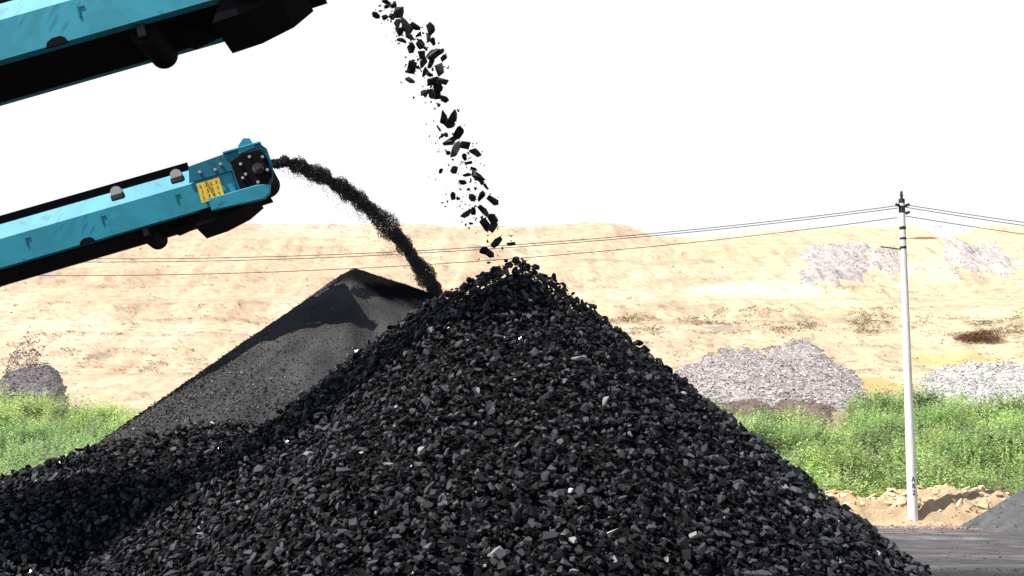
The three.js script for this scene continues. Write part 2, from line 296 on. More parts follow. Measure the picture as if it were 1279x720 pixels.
function makeConveyor() {
  const t = new THREE.Group();
  const fold = [[-0.235, 0], [0.06, 0], [0.25, -0.13], [0.25, -0.14], [0.055, -0.01], [-0.225, -0.01], [-0.225, -0.09], [-0.235, -0.09]];
  part('side_beam', prism(fold, -9, -0.27), blue, t);
  part('side_beam', prism(fold.map(([v, w]) => [v, -CW - w]).reverse(), -9, -0.27), blue, t);
  part('belt', mergeGeometries([
    prism([[0.10, -0.25], [0.22, -0.13], [0.23, -0.13], [0.115, -0.25], [0.115, -CW + 0.25], [0.23, -CW + 0.13], [0.22, -CW + 0.13], [0.10, -CW + 0.25]], -9, 0.02),
    prism([[-0.255, -0.10], [-0.243, -0.10], [-0.243, -CW + 0.10], [-0.255, -CW + 0.10]], -9, -1.28),
    plate([[-1.28, -0.255], [-1.28, -0.243], [-0.02, -0.198], [0.02, -0.21]], -CW + 0.10, -0.10, 0),
  ].map(g => g.toNonIndexed())), rubber, t);
  for (const s of [0, 1]) part('skirt', prism(s ? [[0.22, -CW + 0.145], [0.34, -CW + 0.125], [0.34, -CW + 0.135], [0.22, -CW + 0.155]] : [[0.22, -0.145], [0.34, -0.125], [0.34, -0.135], [0.22, -0.155]], -9, -0.70), rubber, t);
  // cross pans under the frame
  for (let k = 0; k < 10; k++) part('cross_member', box(-0.62 - 0.85 * k - 0.06, -0.62 - 0.85 * k, -0.20, -0.12, -CW + 0.012, -0.012), darkSteel, t);
  const dr = part('head_drum', drum(0.145, -CW + 0.08, -0.08, 0, 0, 40), rubber, t);
  part('shaft', drum(0.035, -CW - 0.07, 0.09, 0, 0), steel, dr);
  // plates round the head
  const headOut = [[-0.72, 0.07], [-0.68, 0.245], [-0.1, 0.285], [0.1, 0.27], [0.155, 0.2], [0.165, 0.0], [0.12, -0.16], [0.02, -0.235], [-0.26, -0.225], [-0.26, 0.07]];
  const hp = part('head_plate', plate(headOut, 0.004, 0.02), darkBlue, t);
  part('head_plate', plate([[-0.72, 0.07], [-0.68, 0.245], [0.08, 0.25], [0.12, 0.12], [0.1, 0.0], [-0.05, -0.1], [-0.26, -0.12], [-0.26, 0.07]], -CW - 0.02, -CW - 0.004), darkBlue, t);
  part('head_plate_edge', box(-0.3, 0.11, 0.268, 0.292, -0.06, 0.04), blue, hp);
  part('bearing_housing', plate([[-0.23, -0.17], [-0.25, 0.16], [-0.1, 0.215], [0.08, 0.205], [0.13, 0.12], [0.13, -0.1], [0.05, -0.19]], 0.022, 0.05, 0.01), rubber, t);
  const motor = part('drive_motor', mergeGeometries([drum(0.062, 0.045, 0.075, 0.01, 0.0), drum(0.04, 0.075, 0.10, 0.01, 0.0)]), darkSteel, t);
  part('motor_cap', drum(0.022, 0.10, 0.108, 0.01, 0.0), rust, motor);
  for (const [u, v] of [[-0.15, 0.10], [-0.17, -0.05], [-0.03, -0.14], [0.10, -0.04], [0.09, 0.11], [-0.04, 0.15], [-0.13, -0.02], [-0.35, 0.16], [-0.42, 0.12], [-0.58, 0.14]]) part('bolt', drum(0.017, 0.012, 0.07, u, v, 6), steel, t);
  part('guard_fin', plate([[-0.15, 0.22], [-0.125, 0.31], [-0.05, 0.375], [0.015, 0.355], [0.045, 0.24]], 0.022, 0.034), blue, t);
  part('scraper_guard', plate([[-0.57, -0.165], [-0.57, -0.30], [-0.02, -0.335], [0.05, -0.30], [0.09, -0.20], [-0.05, -0.165]], 0.022, 0.075, 0.01), blue, t);
  part('scraper_rubber', plate([[-0.79, -0.40], [-0.55, -0.39], [-0.28, -0.335], [-0.1, -0.25], [-0.14, -0.20], [-0.6, -0.20], [-0.70, -0.25]], -CW + 0.12, -0.02, 0.006), rubber, t);
  for (const u of [-1.30]) { const ro = part('return_roller', drum(0.105, -CW + 0.11, -0.11, u, -0.26), rubber, t); part('roller_bracket', box(u - 0.03, u + 0.03, -0.33, -0.20, -0.085, -0.05), darkSteel, ro); part('roller_bracket', box(u - 0.03, u + 0.03, -0.33, -0.20, -CW + 0.05, -CW + 0.085), darkSteel, ro); }
  part('return_scraper', plate([[-1.06, -0.285], [-1.1, -0.25], [-0.9, -0.235], [-0.9, -0.26]], -CW + 0.12, -0.3, 0), rubber, t);
  for (const u of [-0.84, -1.48]) {
    const g = part('wing_roller', drum(0.060, -0.135, -0.055, u, 0.222), steel, t);
    part('roller_bracket', box(u - 0.07, u + 0.07, 0.125, 0.205, -0.15, -0.04, 0.02), darkSteel, g);
  }
  for (let k = 0; k < 10; k++) {
    const u = -0.89 - 0.79 * k, c = part('clip', mergeGeometries([box(u - 0.008, u + 0.008, -0.09, 0.0, -0.002, 0.008, 0.002), box(u + 0.004, u + 0.045, -0.02, -0.004, -0.002, 0.007, 0.002)]), darkBlue, t);
  }
  part('idler_bracket', plate([[-1.97, -0.25], [-1.95, -0.205], [-1.91, -0.185], [-1.85, -0.185], [-1.82, -0.205], [-1.80, -0.25]], -0.004, 0.012), rubber, t);
  part('splice_plate', box(-3.1, -2.86, -0.225, 0.045, -0.002, 0.012), darkBlue, t);
  part('lock_bar', box(-3.3, -2.74, 0.085, 0.115, -0.07, 0.004, 0.01), darkSteel, t);
  // yellow warning sticker, its dark symbols too small to read
  const cv = document.createElement('canvas'); cv.width = 256; cv.height = 224; const cx = cv.getContext('2d');
  cx.fillStyle = '#e3bd2e'; cx.fillRect(0, 0, 256, 224); const r = rng(5);
  for (let k = 0; k < 60; k++) { cx.fillStyle = ['#b98f22', '#f0d458', '#c9a02a'][k % 3]; cx.fillRect(r() * 250, r() * 220, 4 + r() * 16, 3 + r() * 8); }
  for (let j = 0; j < 3; j++) for (let i = 0; i < 4; i++) {   // rows of worn pictograms
    const a = 40 + i * 58 + (r() - 0.5) * 8, b = 44 + j * 66 + (r() - 0.5) * 8; cx.fillStyle = ['#5c451a', '#7a5a20', '#4a3a1c'][(i + j) % 3];
    cx.beginPath(); cx.arc(a - 4 + r() * 8, b - 14, 9, 0, 7); cx.fill(); cx.fillRect(a - 14 + r() * 8, b - 4, 12 + r() * 14, 10); cx.fillRect(a - 6, b + 2, 7 + r() * 6, 20); cx.fillRect(a - 20, b + 18 + r() * 6, 34, 5);
  }
  const tx = new THREE.CanvasTexture(cv); tx.colorSpace = THREE.SRGBColorSpace; tx.anisotropy = 8;
  const sg = new THREE.PlaneGeometry(0.245, 0.215); sg.translate(-0.53, -0.07, 0.0235); part('warning_sticker', sg, std(0xffffff, 0.5, { map: tx }), t);
  for (const w of [-0.03, -CW + 0.03]) {
    const g = new THREE.CylinderGeometry(0.05, 0.05, 1, 16); g.translate(0, -0.5, 0); const leg = part('support_leg', g, darkBlue, t);
    leg.position.set(-8, -0.1, w); leg.rotation.z = -TH; leg.userData.leg = true;
  }
  t.rotation.z = TH; return t;
}
function seatLegs(t) { t.updateMatrixWorld(true); for (const c of t.children) if (c.userData.leg) { const p = c.getWorldPosition(V(0, 0, 0)); c.scale.y = p.y; } }
const lower = makeConveyor(); lower.name = numbered('conveyor'); scene.add(lower);
lower.position.copy(at(322, 213, 11.55)); lower.rotation.set(0, 0.07, TH + 0.017, 'YXZ');
tag(lower, 'turquoise conveyor with a yellow warning sticker near its head, pouring fine coal', 'conveyor'); seatLegs(lower);
const upper = lower.clone(); upper.name = numbered('conveyor'); scene.add(upper); upper.rotation.set(0, 0, TH);
{ const want = at(180, 35, 7.65), off = V(-1.26, -0.30, 0).applyAxisAngle(V(0, 0, 1), TH); upper.position.copy(want.sub(off)); }
tag(upper, 'nearer turquoise conveyor cut off by the upper left corner, seen from its dark underside', 'conveyor'); seatLegs(upper);
for (const c of [...lower.children, ...upper.children]) delete c.userData.leg;

// ------------------------------------------------------------------ lumps falling from the upper conveyor
const falling = [   // pixel x, y, length, width, turn in degrees
  [470,19,9,6,25],[480,22,8,5,-35],[483,2,12,7,20],[491,6,9,7,-30],[483,8,6,5,0],[498,15,15,11,-60],[490,21,8,6,40],[497,30,12,7,70],[504,27,10,7,50],[498,39,10,8,80],[508,35,14,9,60],[511,44,12,7,40],[518,33,13,7,40],[523,44,9,5,-60],[499,50,7,5,0],[504,49,7,6,90],[537,36,14,9,-60],[535,46,12,8,90],[541,52,9,7,30],
  [513,60,11,7,75],[525,56,10,9,40],[531,60,7,4,20],[527,68,12,8,80],[529,78,15,9,85],[515,81,15,10,-75],[522,84,6,4,0],[542,69,17,10,-35],[551,65,8,6,-20],[538,80,11,6,-60],[549,84,14,9,75],[554,73,9,6,-60],[529,90,11,7,-50],[512,101,11,6,40],[535,93,8,5,30],[541,102,15,9,-10],[553,101,12,7,15],[546,110,12,9,70],[530,116,9,6,-50],[540,117,10,8,80],[545,118,14,10,60],[555,124,10,7,20],[548,130,6,4,60],
  [553,146,15,8,80],[566,143,16,9,100],[559,153,17,9,40],[548,160,8,3,70],[552,170,5,4,80],[557,169,5,4,0],[573,166,16,9,-70],[562,178,15,9,-15],[569,188,20,8,-75],[560,191,5,5,0],[583,183,12,8,10],[594,191,14,8,40],[580,196,8,5,80],[585,203,9,4,-15],
  [568,213,9,7,-50],[550,215,6,4,-70],[583,218,10,5,-5],[598,218,15,11,60],[592,211,8,3,20],[578,228,9,5,10],[601,226,9,6,80],[607,233,8,4,40],[593,236,4,3,-70],[585,237,4,3,30],[566,245,9,5,70],[572,248,5,3,10],[590,247,8,8,0],[602,246,13,8,-80],[615,251,15,7,35],[580,269,15,6,-30],[591,264,8,5,80],[601,262,9,8,30],[608,268,12,6,75],[606,281,13,11,80],[616,274,13,9,70],[617,284,12,9,-60],[588,279,5,3,0],
  [620,302,15,10,-75],[641,304,10,4,-10],[605,313,10,8,10],[613,317,9,7,30],
];
const ownLabel = {   // those that stand out, by pixel
  '470,19': 'stray coal lump far left of the stream top, clear against white sky', '480,22': 'small oval coal lump just right of the topmost stray lump', '498,15': 'large blocky coal lump near the very top of the falling stream',
  '537,36': 'upper piece of the jagged coal shard right of the stream, near its top', '541,52': 'coal lump at the lower tip of the jagged shard right of the stream', '515,81': 'upright teardrop coal lump alone left of the upper stream', '513,60': 'small oval coal lump alone left of the stream above the teardrop lump',
  '512,101': 'slanting coal sliver falling alone left of the stream, below the teardrop lump', '542,69': 'large flat coal lump jutting to the right of the upper stream', '549,84': 'pointed coal lump hanging under the large flat lump, right of stream', '530,116': 'oval coal lump just left of the middle of the stream', '553,101': 'flat coal slab pointing right under the widest part of the stream',
  '566,143': 'broad coal lump at the right of the ring of lumps in mid stream', '559,153': 'slanting coal lump closing the bottom of the ring in mid stream', '573,166': 'upright coal lump below the ring of lumps in mid stream', '569,188': 'longest upright coal shard in the middle of the stream', '562,178': 'flat coal lump left of the longest upright shard', '594,191': 'hooked coal lump at the right edge of the loosened stream', '583,183': 'wedge of coal right of the longest upright shard',
  '598,218': 'large blocky coal lump at the right edge of the lower stream', '615,251': 'slanting coal bar sticking out right of the lower stream', '580,269': 'slanting coal bar sticking out left just above the hill crest', '566,245': 'coal lump alone on the left of the lower stream', '606,281': 'largest dark coal lump where the stream meets the hill crest', '616,274': 'curved coal lump on the right of the largest crest lump', '617,284': 'coal lump just below right of the largest crest lump',
  '620,302': 'diamond shaped coal lump falling just above the pile top', '641,304': 'thin flat coal flake alone right of the stream above pile top', '605,313': 'coal lump about to land left of the pile top', '613,317': 'small coal lump touching the one about to land at the pile top', '550,215': 'tiny upright coal bit farthest left of the lower stream',
};
{
  const r = rng(41);
  const zones = [[28, 'at the stream top'], [55, 'in the upper stream'], [82, 'in the dense stream part'], [104, 'in the widest stream part'], [135, 'below the widest stream part'], [175, 'by the ring of lumps'], [205, 'in the thinning stream'], [240, 'in the loose lower stream'], [400, 'near the stream end']];
  falling.forEach(([px, py, L, w, a], i) => {
    const z = 8.1 + 0.4 * py / 320 + (r() - 0.5) * 0.35, s = z / F, m = shadows(new THREE.Mesh(lumpGeos[i % 28], coalMats[i % 3])); m.name = numbered('falling_coal_lump');
    m.position.copy(at(px, py, z)); const g = lumpGeos[i % 28]; if (!g.boundingBox) g.computeBoundingBox(); const b = g.boundingBox.getSize(V(0, 0, 0));
    m.scale.set(L * 1.24 * s / b.x, w * 1.24 * s / b.y, w * 1.2 * s / b.z); m.rotation.set(0, (r() - 0.5) * 0.5, -a * Math.PI / 180, 'ZYX'); m.rotateX(r() * 6);
    scene.add(m); const own = ownLabel[px + ',' + py], zi = zones.findIndex(k => py < k[0]);
    const near = falling.filter(f => Math.abs(f[1] - py) < 26), mid = near.reduce((t, f) => t + f[0], 0) / near.length, off = px - mid;
    const size = L < 7 ? 'tiny' : L < 10 ? 'small' : L < 13 ? 'middling' : 'large', form = w / L < 0.5 ? 'sliver' : w / L < 0.72 ? 'oblong lump' : 'blocky lump';
    const lie = w / L > 0.85 ? '' : Math.abs(a) > 60 ? 'upright ' : Math.abs(a) < 16 ? 'level ' : a > 0 ? 'right dipping ' : 'left dipping ';
    const side = off < -10 ? 'outside left edge' : off < -3.5 ? 'left side' : off > 10 ? 'outside right edge' : off > 3.5 ? 'right side' : 'in centre';
    tag(m, own || `${size} ${lie}coal ${form} ${zones[zi][1]}, ${side}`, 'coal lump', 'lumps of the falling coal stream');
  });
  // splinters and crumbs round the lumps
  const bits = [];
  for (let i = 0; i < 760; i++) { const f = falling[Math.floor(r() * falling.length)], z = 8.15 + 0.4 * f[1] / 320 + (r() - 0.5) * 0.5, s = 0.005 + 0.028 * Math.pow(r(), 3); bits.push([new THREE.Matrix4().compose(at(f[0] + (r() - 0.62) * 26, f[1] + (r() - 0.5) * 24, z), new THREE.Quaternion().random().set(r() - 0.5, r() - 0.5, r() - 0.5, r()).normalize(), V(s * 1.4, s, s)), [0.02, 0.02, 0.021]]); }
  tag(instanced('coal_crumbs', chipGeo, coalMat(rgb(1, 1, 1), 0.5, { flatShading: true }), bits, scene), 'tiny coal crumbs scattered between the falling lumps', 'coal crumbs');
}
// ------------------------------------------------------------------ the stream of fine coal
{
  const r = rng(43), path = [[340,203,5],[356,203,8],[375,208,10],[400,219,12],[420,230,13],[440,243,14],[465,264,14],[490,289,14],[510,314,15],[527,338,15],[540,358,13],[546,372,11]];
  const curve = new THREE.CatmullRomCurve3(path.map(([x, y], i) => at(x, y, 12.0 + 0.1 * i))), rad = new THREE.CatmullRomCurve3(path.map(([, , w]) => V(w, 0, 0))), grains = [];
  for (let i = 0; i < 80000; i++) {
    const t = r(), c = curve.getPoint(t), w = rad.getPoint(t).x * 1.12 * 12.2 / F, wob = 1 + 0.55 * nz(t * 16, 2, 3) + 0.6 * nz(t * 44, 5, 1);
    const a = r() * 6.283, loose = r() < 0.035 + 0.05 * Math.max(0, nz(t * 14, 6, 6)), d = w * wob * (loose ? 0.6 + 0.75 * r() : Math.pow(r(), 0.6) * 0.72);
    let dy = Math.sin(a) * d, dx = Math.cos(a) * d; if (loose) { dy = -Math.abs(dy); dx -= 0.4 * d; }
    const s = loose ? 0.005 + 0.013 * r() * r() : 0.008 + 0.014 * r() * r();
    grains.push([new THREE.Matrix4().compose(V(c.x + dx * 0.75 + dy * 0.3, c.y + dy * 0.85 + 0.03 * nz(t * 25, 9, 4), c.z + Math.sin(a * 1.7 + i) * d), new THREE.Quaternion(r() - 0.5, r() - 0.5, r() - 0.5, r()).normalize(), V(s * 1.5, s, s)), (k => [k, k, k * 1.02])(0.03 + 0.06 * r())]);
  }
  tag(instanced('fine_coal_stream', chipGeo, coalMat(rgb(1, 1, 1), 0.6, { flatShading: true }), grains, scene), 'arching stream of fine dark coal falling from the lower conveyor', 'coal stream');
}

// ------------------------------------------------------------------ pole and wires
const poleBase = at(1141, 656, 31), poleTop = at(1126.5, 249, 31), poleZ = poleBase.z;
poleBase.y = 0.02; const poleH = poleTop.y - poleBase.y;
const white = std(rgb(0.80, 0.79, 0.76), 0.8, { bumpMap: grit, bumpScale: 0.01, map: noiseTexture(256, (u, v) => { const k = 0.93 + 0.12 * tileNoise(u, v, 8, 4) + 0.1 * tileNoise(u, v, 30, 8) - 0.2 * smooth(tileNoise(u, v, 14, 21), 0.3, 0.5); return [k, k * 0.99, k * 0.96]; }) });
const pole = thing('utility_pole', 'white round concrete utility pole standing by the road in front of the green bank', 'utility pole', poleBase);
{
  const lean = Math.atan2(poleTop.x - poleBase.x, poleH);
  const inner = (g) => { g.rotateZ(-lean); return g; };
  const rb = 0.138, rt = 0.08;
  { const g = new THREE.CylinderGeometry(rt, rb, poleH, 28, 6); g.translate(0, poleH / 2, 0); part('shaft', inner(g), white, pole); }
  const rAt = y => lerp(rb, rt, y / poleH);
  const top = poleH;
  const ins = new THREE.LatheGeometry([[0, 0], [0.045, 0.0], [0.05, 0.05], [0.035, 0.09], [0.05, 0.14], [0.035, 0.18], [0.04, 0.23], [0.02, 0.27], [0, 0.27]].map(p => new THREE.Vector2(...p)), 16); ins.translate(0, top - 0.03, 0); part('top_insulator', inner(ins), darkSteel, pole);
  const ring = (y, h, ex = 0.006) => { const g = new THREE.CylinderGeometry(rAt(y) + ex, rAt(y) + ex, h, 24); g.translate(0, y, 0); return inner(g); };
  part('top_band', ring(top - 0.06, 0.12), darkSteel, pole);
  part('band', ring(top - 0.30, 0.20, 0.006), darkSteel, pole); part('band', ring(top - 0.84, 0.09), darkSteel, pole); part('band', ring(top - 1.14, 0.06), darkSteel, pole); part('band', ring(top - 1.40, 0.07), darkSteel, pole);
  { const g = new THREE.CylinderGeometry(0.018, 0.018, 0.62, 8); g.rotateZ(Math.PI / 2 - 0.12); g.translate(-0.33, top - 1.42, 0.02); part('stub_wire', inner(g), darkSteel, pole); }
  for (const [dy, s] of [[-0.20, -1], [-0.20, 1], [-0.42, 1]]) { const g = new THREE.LatheGeometry([[0, 0], [0.035, 0], [0.05, 0.04], [0.03, 0.06], [0.05, 0.1], [0.02, 0.13], [0, 0.13]].map(p => new THREE.Vector2(...p)), 12); g.rotateZ(s * -1.2); g.translate(s * rAt(top), top + dy, 0.05); part('side_insulator', inner(g), darkSteel, pole); }
  const foot = new THREE.CylinderGeometry(0.24, 0.3, 0.08, 20); foot.translate(0, 0.03, 0); part('footing', foot, std(rgb(0.3, 0.28, 0.26), 0.9), pole);
  // painted marks down the shaft
  const cv = document.createElement('canvas'); cv.width = 64; cv.height = 192; const c = cv.getContext('2d'); c.clearRect(0, 0, 64, 192); c.fillStyle = '#2c2c2e'; c.font = 'bold 62px sans-serif'; c.textAlign = 'center'; c.textBaseline = 'middle';
  ['A', '8', '2'].forEach((s, i) => c.fillText(s, 32, 34 + i * 62));
  const tx = new THREE.CanvasTexture(cv); tx.colorSpace = THREE.SRGBColorSpace; const y = 1.05, r = rAt(y) + 0.003;
  const g = new THREE.CylinderGeometry(rAt(y + 0.28) + 0.003, rAt(y - 0.28) + 0.003, 0.56, 16, 1, true, -0.62, 1.24); g.translate(0, y, 0);
  part('painted_number', inner(g), std(0xffffff, 0.8, { map: tx, transparent: true }), pole);
}
{
  const wire = std(rgb(0.05, 0.05, 0.055), 0.6);
  const span = (px0, py0, x1, y1, sag, label, r = 0.011) => {
    const a = at(px0, py0, 31), b = V(x1, y1, -33), pts = [];
    for (let i = 0; i <= 40; i++) { const t = i / 40; pts.push(V(lerp(a.x, b.x, t), lerp(a.y, b.y, t) - 4 * sag * t * (1 - t), lerp(a.z, b.z, t))); }
    const m = shadows(new THREE.Mesh(new THREE.TubeGeometry(new THREE.CatmullRomCurve3(pts), 120, r, 5), wire)); m.name = numbered('power_line'); scene.add(tag(m, label, 'power line', 'wires strung from the utility pole'));
  };
  const L = at(-760, 262, 33);
  span(1122, 257, L.x, L.y, 1.52, 'topmost thin wire running left from the pole top');
  span(1122, 260, L.x, L.y - 0.22, 1.47, 'second thin wire running left, just below the topmost one');
  span(1121, 272, L.x, L.y - 0.75, 1.46, 'lowest thin wire running left from the pole top');
  const R = at(2700, 290, 33);
  span(1131, 256, R.x, R.y, 1.35, 'topmost thin wire running right from the pole top');
  span(1131, 259, R.x, R.y - 0.2, 1.38, 'middle thin wire running right from the pole top');
  span(1131, 270, R.x, R.y - 0.55, 1.35, 'lowest thin wire running right from the pole top');
}

// ------------------------------------------------------------------ earth berm with clods, grey heap by the road
const bermTop = (x, z) => { const e = smooth(x, 5, 8); const w = Math.max(0, 1 - Math.abs((z + 32.2) / 1.75)); return e * (0.80 + 0.7 * fbm(x * 0.55, 2, 0, 3)) * smooth(w, 0, 0.85) + 0.30 * fbm(x * 2.4, z * 2.4, 3, 4) * smooth(w, 0, 0.5) - 0.02; };
const berm = thing('earth_berm', 'low bank of sandy orange earth and clods behind the white pole', 'earth bank', V(11, 0, -32.2));
{
  const g = field(5, 22, -30.3, -34.2, 190, 60, bermTop, (x, y, z, c) => { const k = 1 + 0.6 * fbm(x * 2.2, z * 2.2, 5, 4); c[0] = 0.60 * k; c[1] = 0.44 * k; c[2] = 0.265 * k; }, 1); g.translate(-11, 0, 32.2);
  part('earth_slope', g, std(rgb(1, 1, 1), 0.95, { vertexColors: true, bumpMap: grit, bumpScale: 0.05 }), berm);
  const r = rng(51), small = [], mats = [std(rgb(0.60, 0.44, 0.27), 0.95, { flatShading: true }), std(rgb(0.48, 0.33, 0.19), 0.95, { flatShading: true }), std(rgb(0.62, 0.47, 0.30), 0.95, { flatShading: true })];
  for (let i = 0; i < 250; i++) {
    const x = lerp(7, 19, r()), z = -32.2 + (r() - 0.35) * 1.4, h = bermTop(x, z), L = 0.14 + 0.30 * r() * r(), n = normalOf(bermTop, x, z);
    const m = part('earth_clod', lumpGeos[i % 28], mats[i % 3], berm); m.applyMatrix4(restMatrix(r, V(x - 11, h + L * 0.1, z + 32.2), n, V(L * 1.25, L * 0.8, L), 0.35));
  }
  for (let i = 0; i < 2600; i++) { const x = lerp(6, 21, r()), z = lerp(-30.6, -33.6, r()), h = bermTop(x, z), L = 0.03 + 0.11 * r() * r(); if (h < 0.05) continue; const k = 0.7 + 0.6 * r(); small.push([restMatrix(r, V(x - 11, h + L * 0.1, z + 32.2), UP, V(L * 1.3, L, L), 1.2), [0.52 * k, 0.38 * k, 0.23 * k]]); }
  instanced('earth_crumbs', chipGeo, std(rgb(1, 1, 1), 0.95, { flatShading: true }), small, berm);
}
const greyHeap = thing('grey_gravel_heap', 'low grey gravel heap at the right edge beside the road', 'gravel heap', V(14.6, 0, -29.2));
{
  const hh = (x, z) => 1.95 - 0.62 * Math.sqrt((x - 14.9) ** 2 + (z + 29.4) ** 2 + 0.05) + 0.12 * fbm(x, z, 2, 3);
  const g = field(11, 19, -25.8, -33, 120, 110, (x, z) => Math.max(-0.06, hh(x, z)), (x, y, z, c) => { const k = 0.085 * (1 + 0.8 * fbm(x * 3, z * 3, 5, 3)); c[0] = k; c[1] = k; c[2] = k * 1.05; }, 1); g.translate(-14.6, 0, 29.2);
  part('gravel_slope', g, std(rgb(1, 1, 1), 0.9, { vertexColors: true, bumpMap: grit, bumpScale: 0.03 }), greyHeap);
  const r = rng(61), st = []; for (let i = 0; i < 6000; i++) { const x = lerp(11.5, 18, r()), z = lerp(-26.2, -31, r()), h = hh(x, z), L = 0.025 + 0.09 * r() * r() * r(); if (h < 0) continue; const k = 0.05 + 0.12 * r(); st.push([restMatrix(r, V(x - 14.6, h, z + 29.2), UP, V(L * 1.3, L, L), 1.4), [k, k, k * 1.05]]); }
  instanced('gravel_stones', chipGeo, std(rgb(1, 1, 1), 0.9, { flatShading: true }), st, greyHeap);
}
// broken reddish rubble along the road's far edge
{
  const r = rng(63), st = []; for (let i = 0; i < 5200; i++) { const x = lerp(3, 22, r()), g = (r() + r() + r()) / 1.5 - 1, z = -29.7 + 1.2 * g, L = 0.04 + 0.13 * r() * r() * r(), k = 0.9 + 0.8 * r(), red = r(); st.push([restMatrix(r, V(x, 0.03, z), UP, V(L * 1.4, L, L), 1.2), [lerp(0.15, 0.30, red) * k, lerp(0.135, 0.19, red) * k, lerp(0.125, 0.15, red) * k]]); }
  tag(instanced('road_rubble', chipGeo, std(rgb(1, 1, 1), 0.95, { flatShading: true }), st, scene), 'strip of small reddish rubble along the far edge of the dark road', 'rubble');
  const cs = []; for (let i = 0; i < 16000; i++) { const near = r() < 0.6, x = near ? 5.2 + 3.6 * r() : lerp(3, 16, r()), z = near ? lerp(-9.5, -19, r()) : lerp(-10, -29, r()), L = 0.012 + 0.07 * r() * r() * r(), t = 0.02 + 0.09 * r() * r(); if (near && fbm(x * 0.8, z * 0.5, 3, 3) < -0.05) continue; cs.push([restMatrix(r, V(x, 0.035, z), UP, V(L * 1.4, L, L), 1.2), [t, t, t]]); }
  tag(instanced('spilled_coal', chipGeo, std(rgb(1, 1, 1), 0.6, { flatShading: true }), cs, scene), 'loose coal bits spilled over the dark road right of the pile', 'coal bits');
}

// ------------------------------------------------------------------ spoil heaps on the hill
function spoil(name, label, px, py, hw, hh, thick, tone, n, size, seed, ragged = 0.5) {   // dumped down the slope: thick at its middle, ragged at its edge
  const c = hillHit(px, py), lo = hillHit(px, py + hh), hi = hillHit(px, py - hh), a = hw * -c.z / F, zc = (lo.z + hi.z) / 2, zb = Math.max(1.2, (lo.z - hi.z) / 2), r = rng(seed);
  const height = (x, z) => { const wv = ragged * 1.3 * fbm(x * 1.7 / a, z * 1.3 / zb, seed, 4) + 0.3 * fbm(x * 1.3, z * 0.9, seed, 2), q = Math.abs((x - c.x * z / zc) / a) ** 3 + Math.abs((z - zc) / zb) ** 3 + wv; return hillHeight(x, z) + thick * clamp(1.3 * (1 - q), -0.5, 1) * (1 + 0.5 * fbm(x * 0.3, z * 0.3, seed + 3, 3)) + 0.3 * thick * fbm(x * 0.9, z * 0.9, seed, 4); };
  const t = thing(name, label, 'rubble heap', V(c.x, hillHeight(c.x, zc), zc)); const oy = t.position.y;
  const g = field(c.x - a * 1.9, c.x + a * 1.9, zc + zb * 1.3, zc - zb * 1.3, 130, 110, height, (x, y, z, col) => { const k = 1 + 0.7 * fbm(x * 1.2, z * 1.2 + y, 4, 4) + 0.4 * nz(x * 4, y * 6, z * 4); col[0] = tone[0] * k; col[1] = tone[1] * k; col[2] = tone[2] * k; }, 2); g.translate(-c.x, -oy, -zc);
  part('rubble_slope', g, std(rgb(1, 1, 1), 0.95, { vertexColors: true, bumpMap: grit, bumpScale: 0.08 }), t);
  const st = [];
  for (let i = 0; i < n; i++) { const z = zc + (r() * 2 - 1) * zb * 1.3, x = c.x * z / zc + (r() * 2 - 1) * a * 1.4, h = height(x, z); if (h < hillHeight(x, z) - 0.12 * thick && r() > 0.015) continue; const L = size * (0.4 + 1.2 * r() * r()), k = 0.3 + 1.3 * r(); st.push([restMatrix(r, V(x - c.x, Math.max(h, hillHeight(x, z)) - oy, z - zc), UP, V(L * 1.3, L, L), 1.4), [tone[0] * k, tone[1] * k, tone[2] * k]]); }
  instanced('rubble_stones', chipGeo, std(rgb(1, 1, 1), 0.9, { flatShading: true }), st, t); return t;
}
spoil('rubble_heap', 'wide pale grey rubble heap at the foot of the hill, right behind the coal pile', 955, 476, 118, 40, 0.6, [0.37, 0.33, 0.32], 40000, 0.19, 71);
spoil('rubble_heap', 'pale grey rubble heap at the right edge above the green bank', 1272, 492, 122, 36, 0.6, [0.47, 0.445, 0.43], 36000, 0.19, 72);
spoil('spoil_heap', 'dark grey spoil heap on the left slope just above the green bushes', 65, 481, 40, 48, 0.5, [0.15, 0.132, 0.134], 9000, 0.16, 73, 0.8);
spoil('soil_heap', 'dark brown soil heap among the green weeds on the right bank', 1030, 524, 42, 20, 0.3, [0.17, 0.125, 0.10], 2400, 0.14, 74, 1.3);
spoil('soil_heap', 'dark brown soil heap where the green bank meets the coal pile edge', 955, 512, 44, 17, 0.3, [0.15, 0.11, 0.09], 2200, 0.14, 75, 1.3);
spoil('scree_patch', 'grey scree patch high on the hillside, left of the pole', 1046, 326, 44, 22, 0.25, [0.46, 0.405, 0.39], 2600, 0.22, 76, 1.7);
spoil('scree_patch', 'narrow grey scree patch high on the hillside, directly behind the pole', 1110, 328, 18, 20, 0.25, [0.48, 0.42, 0.40], 1300, 0.22, 77, 1.7);
spoil('scree_patch', 'grey scree patch high on the hillside at the right edge', 1238, 326, 44, 24, 0.25, [0.49, 0.43, 0.40], 2000, 0.22, 78, 1.8);

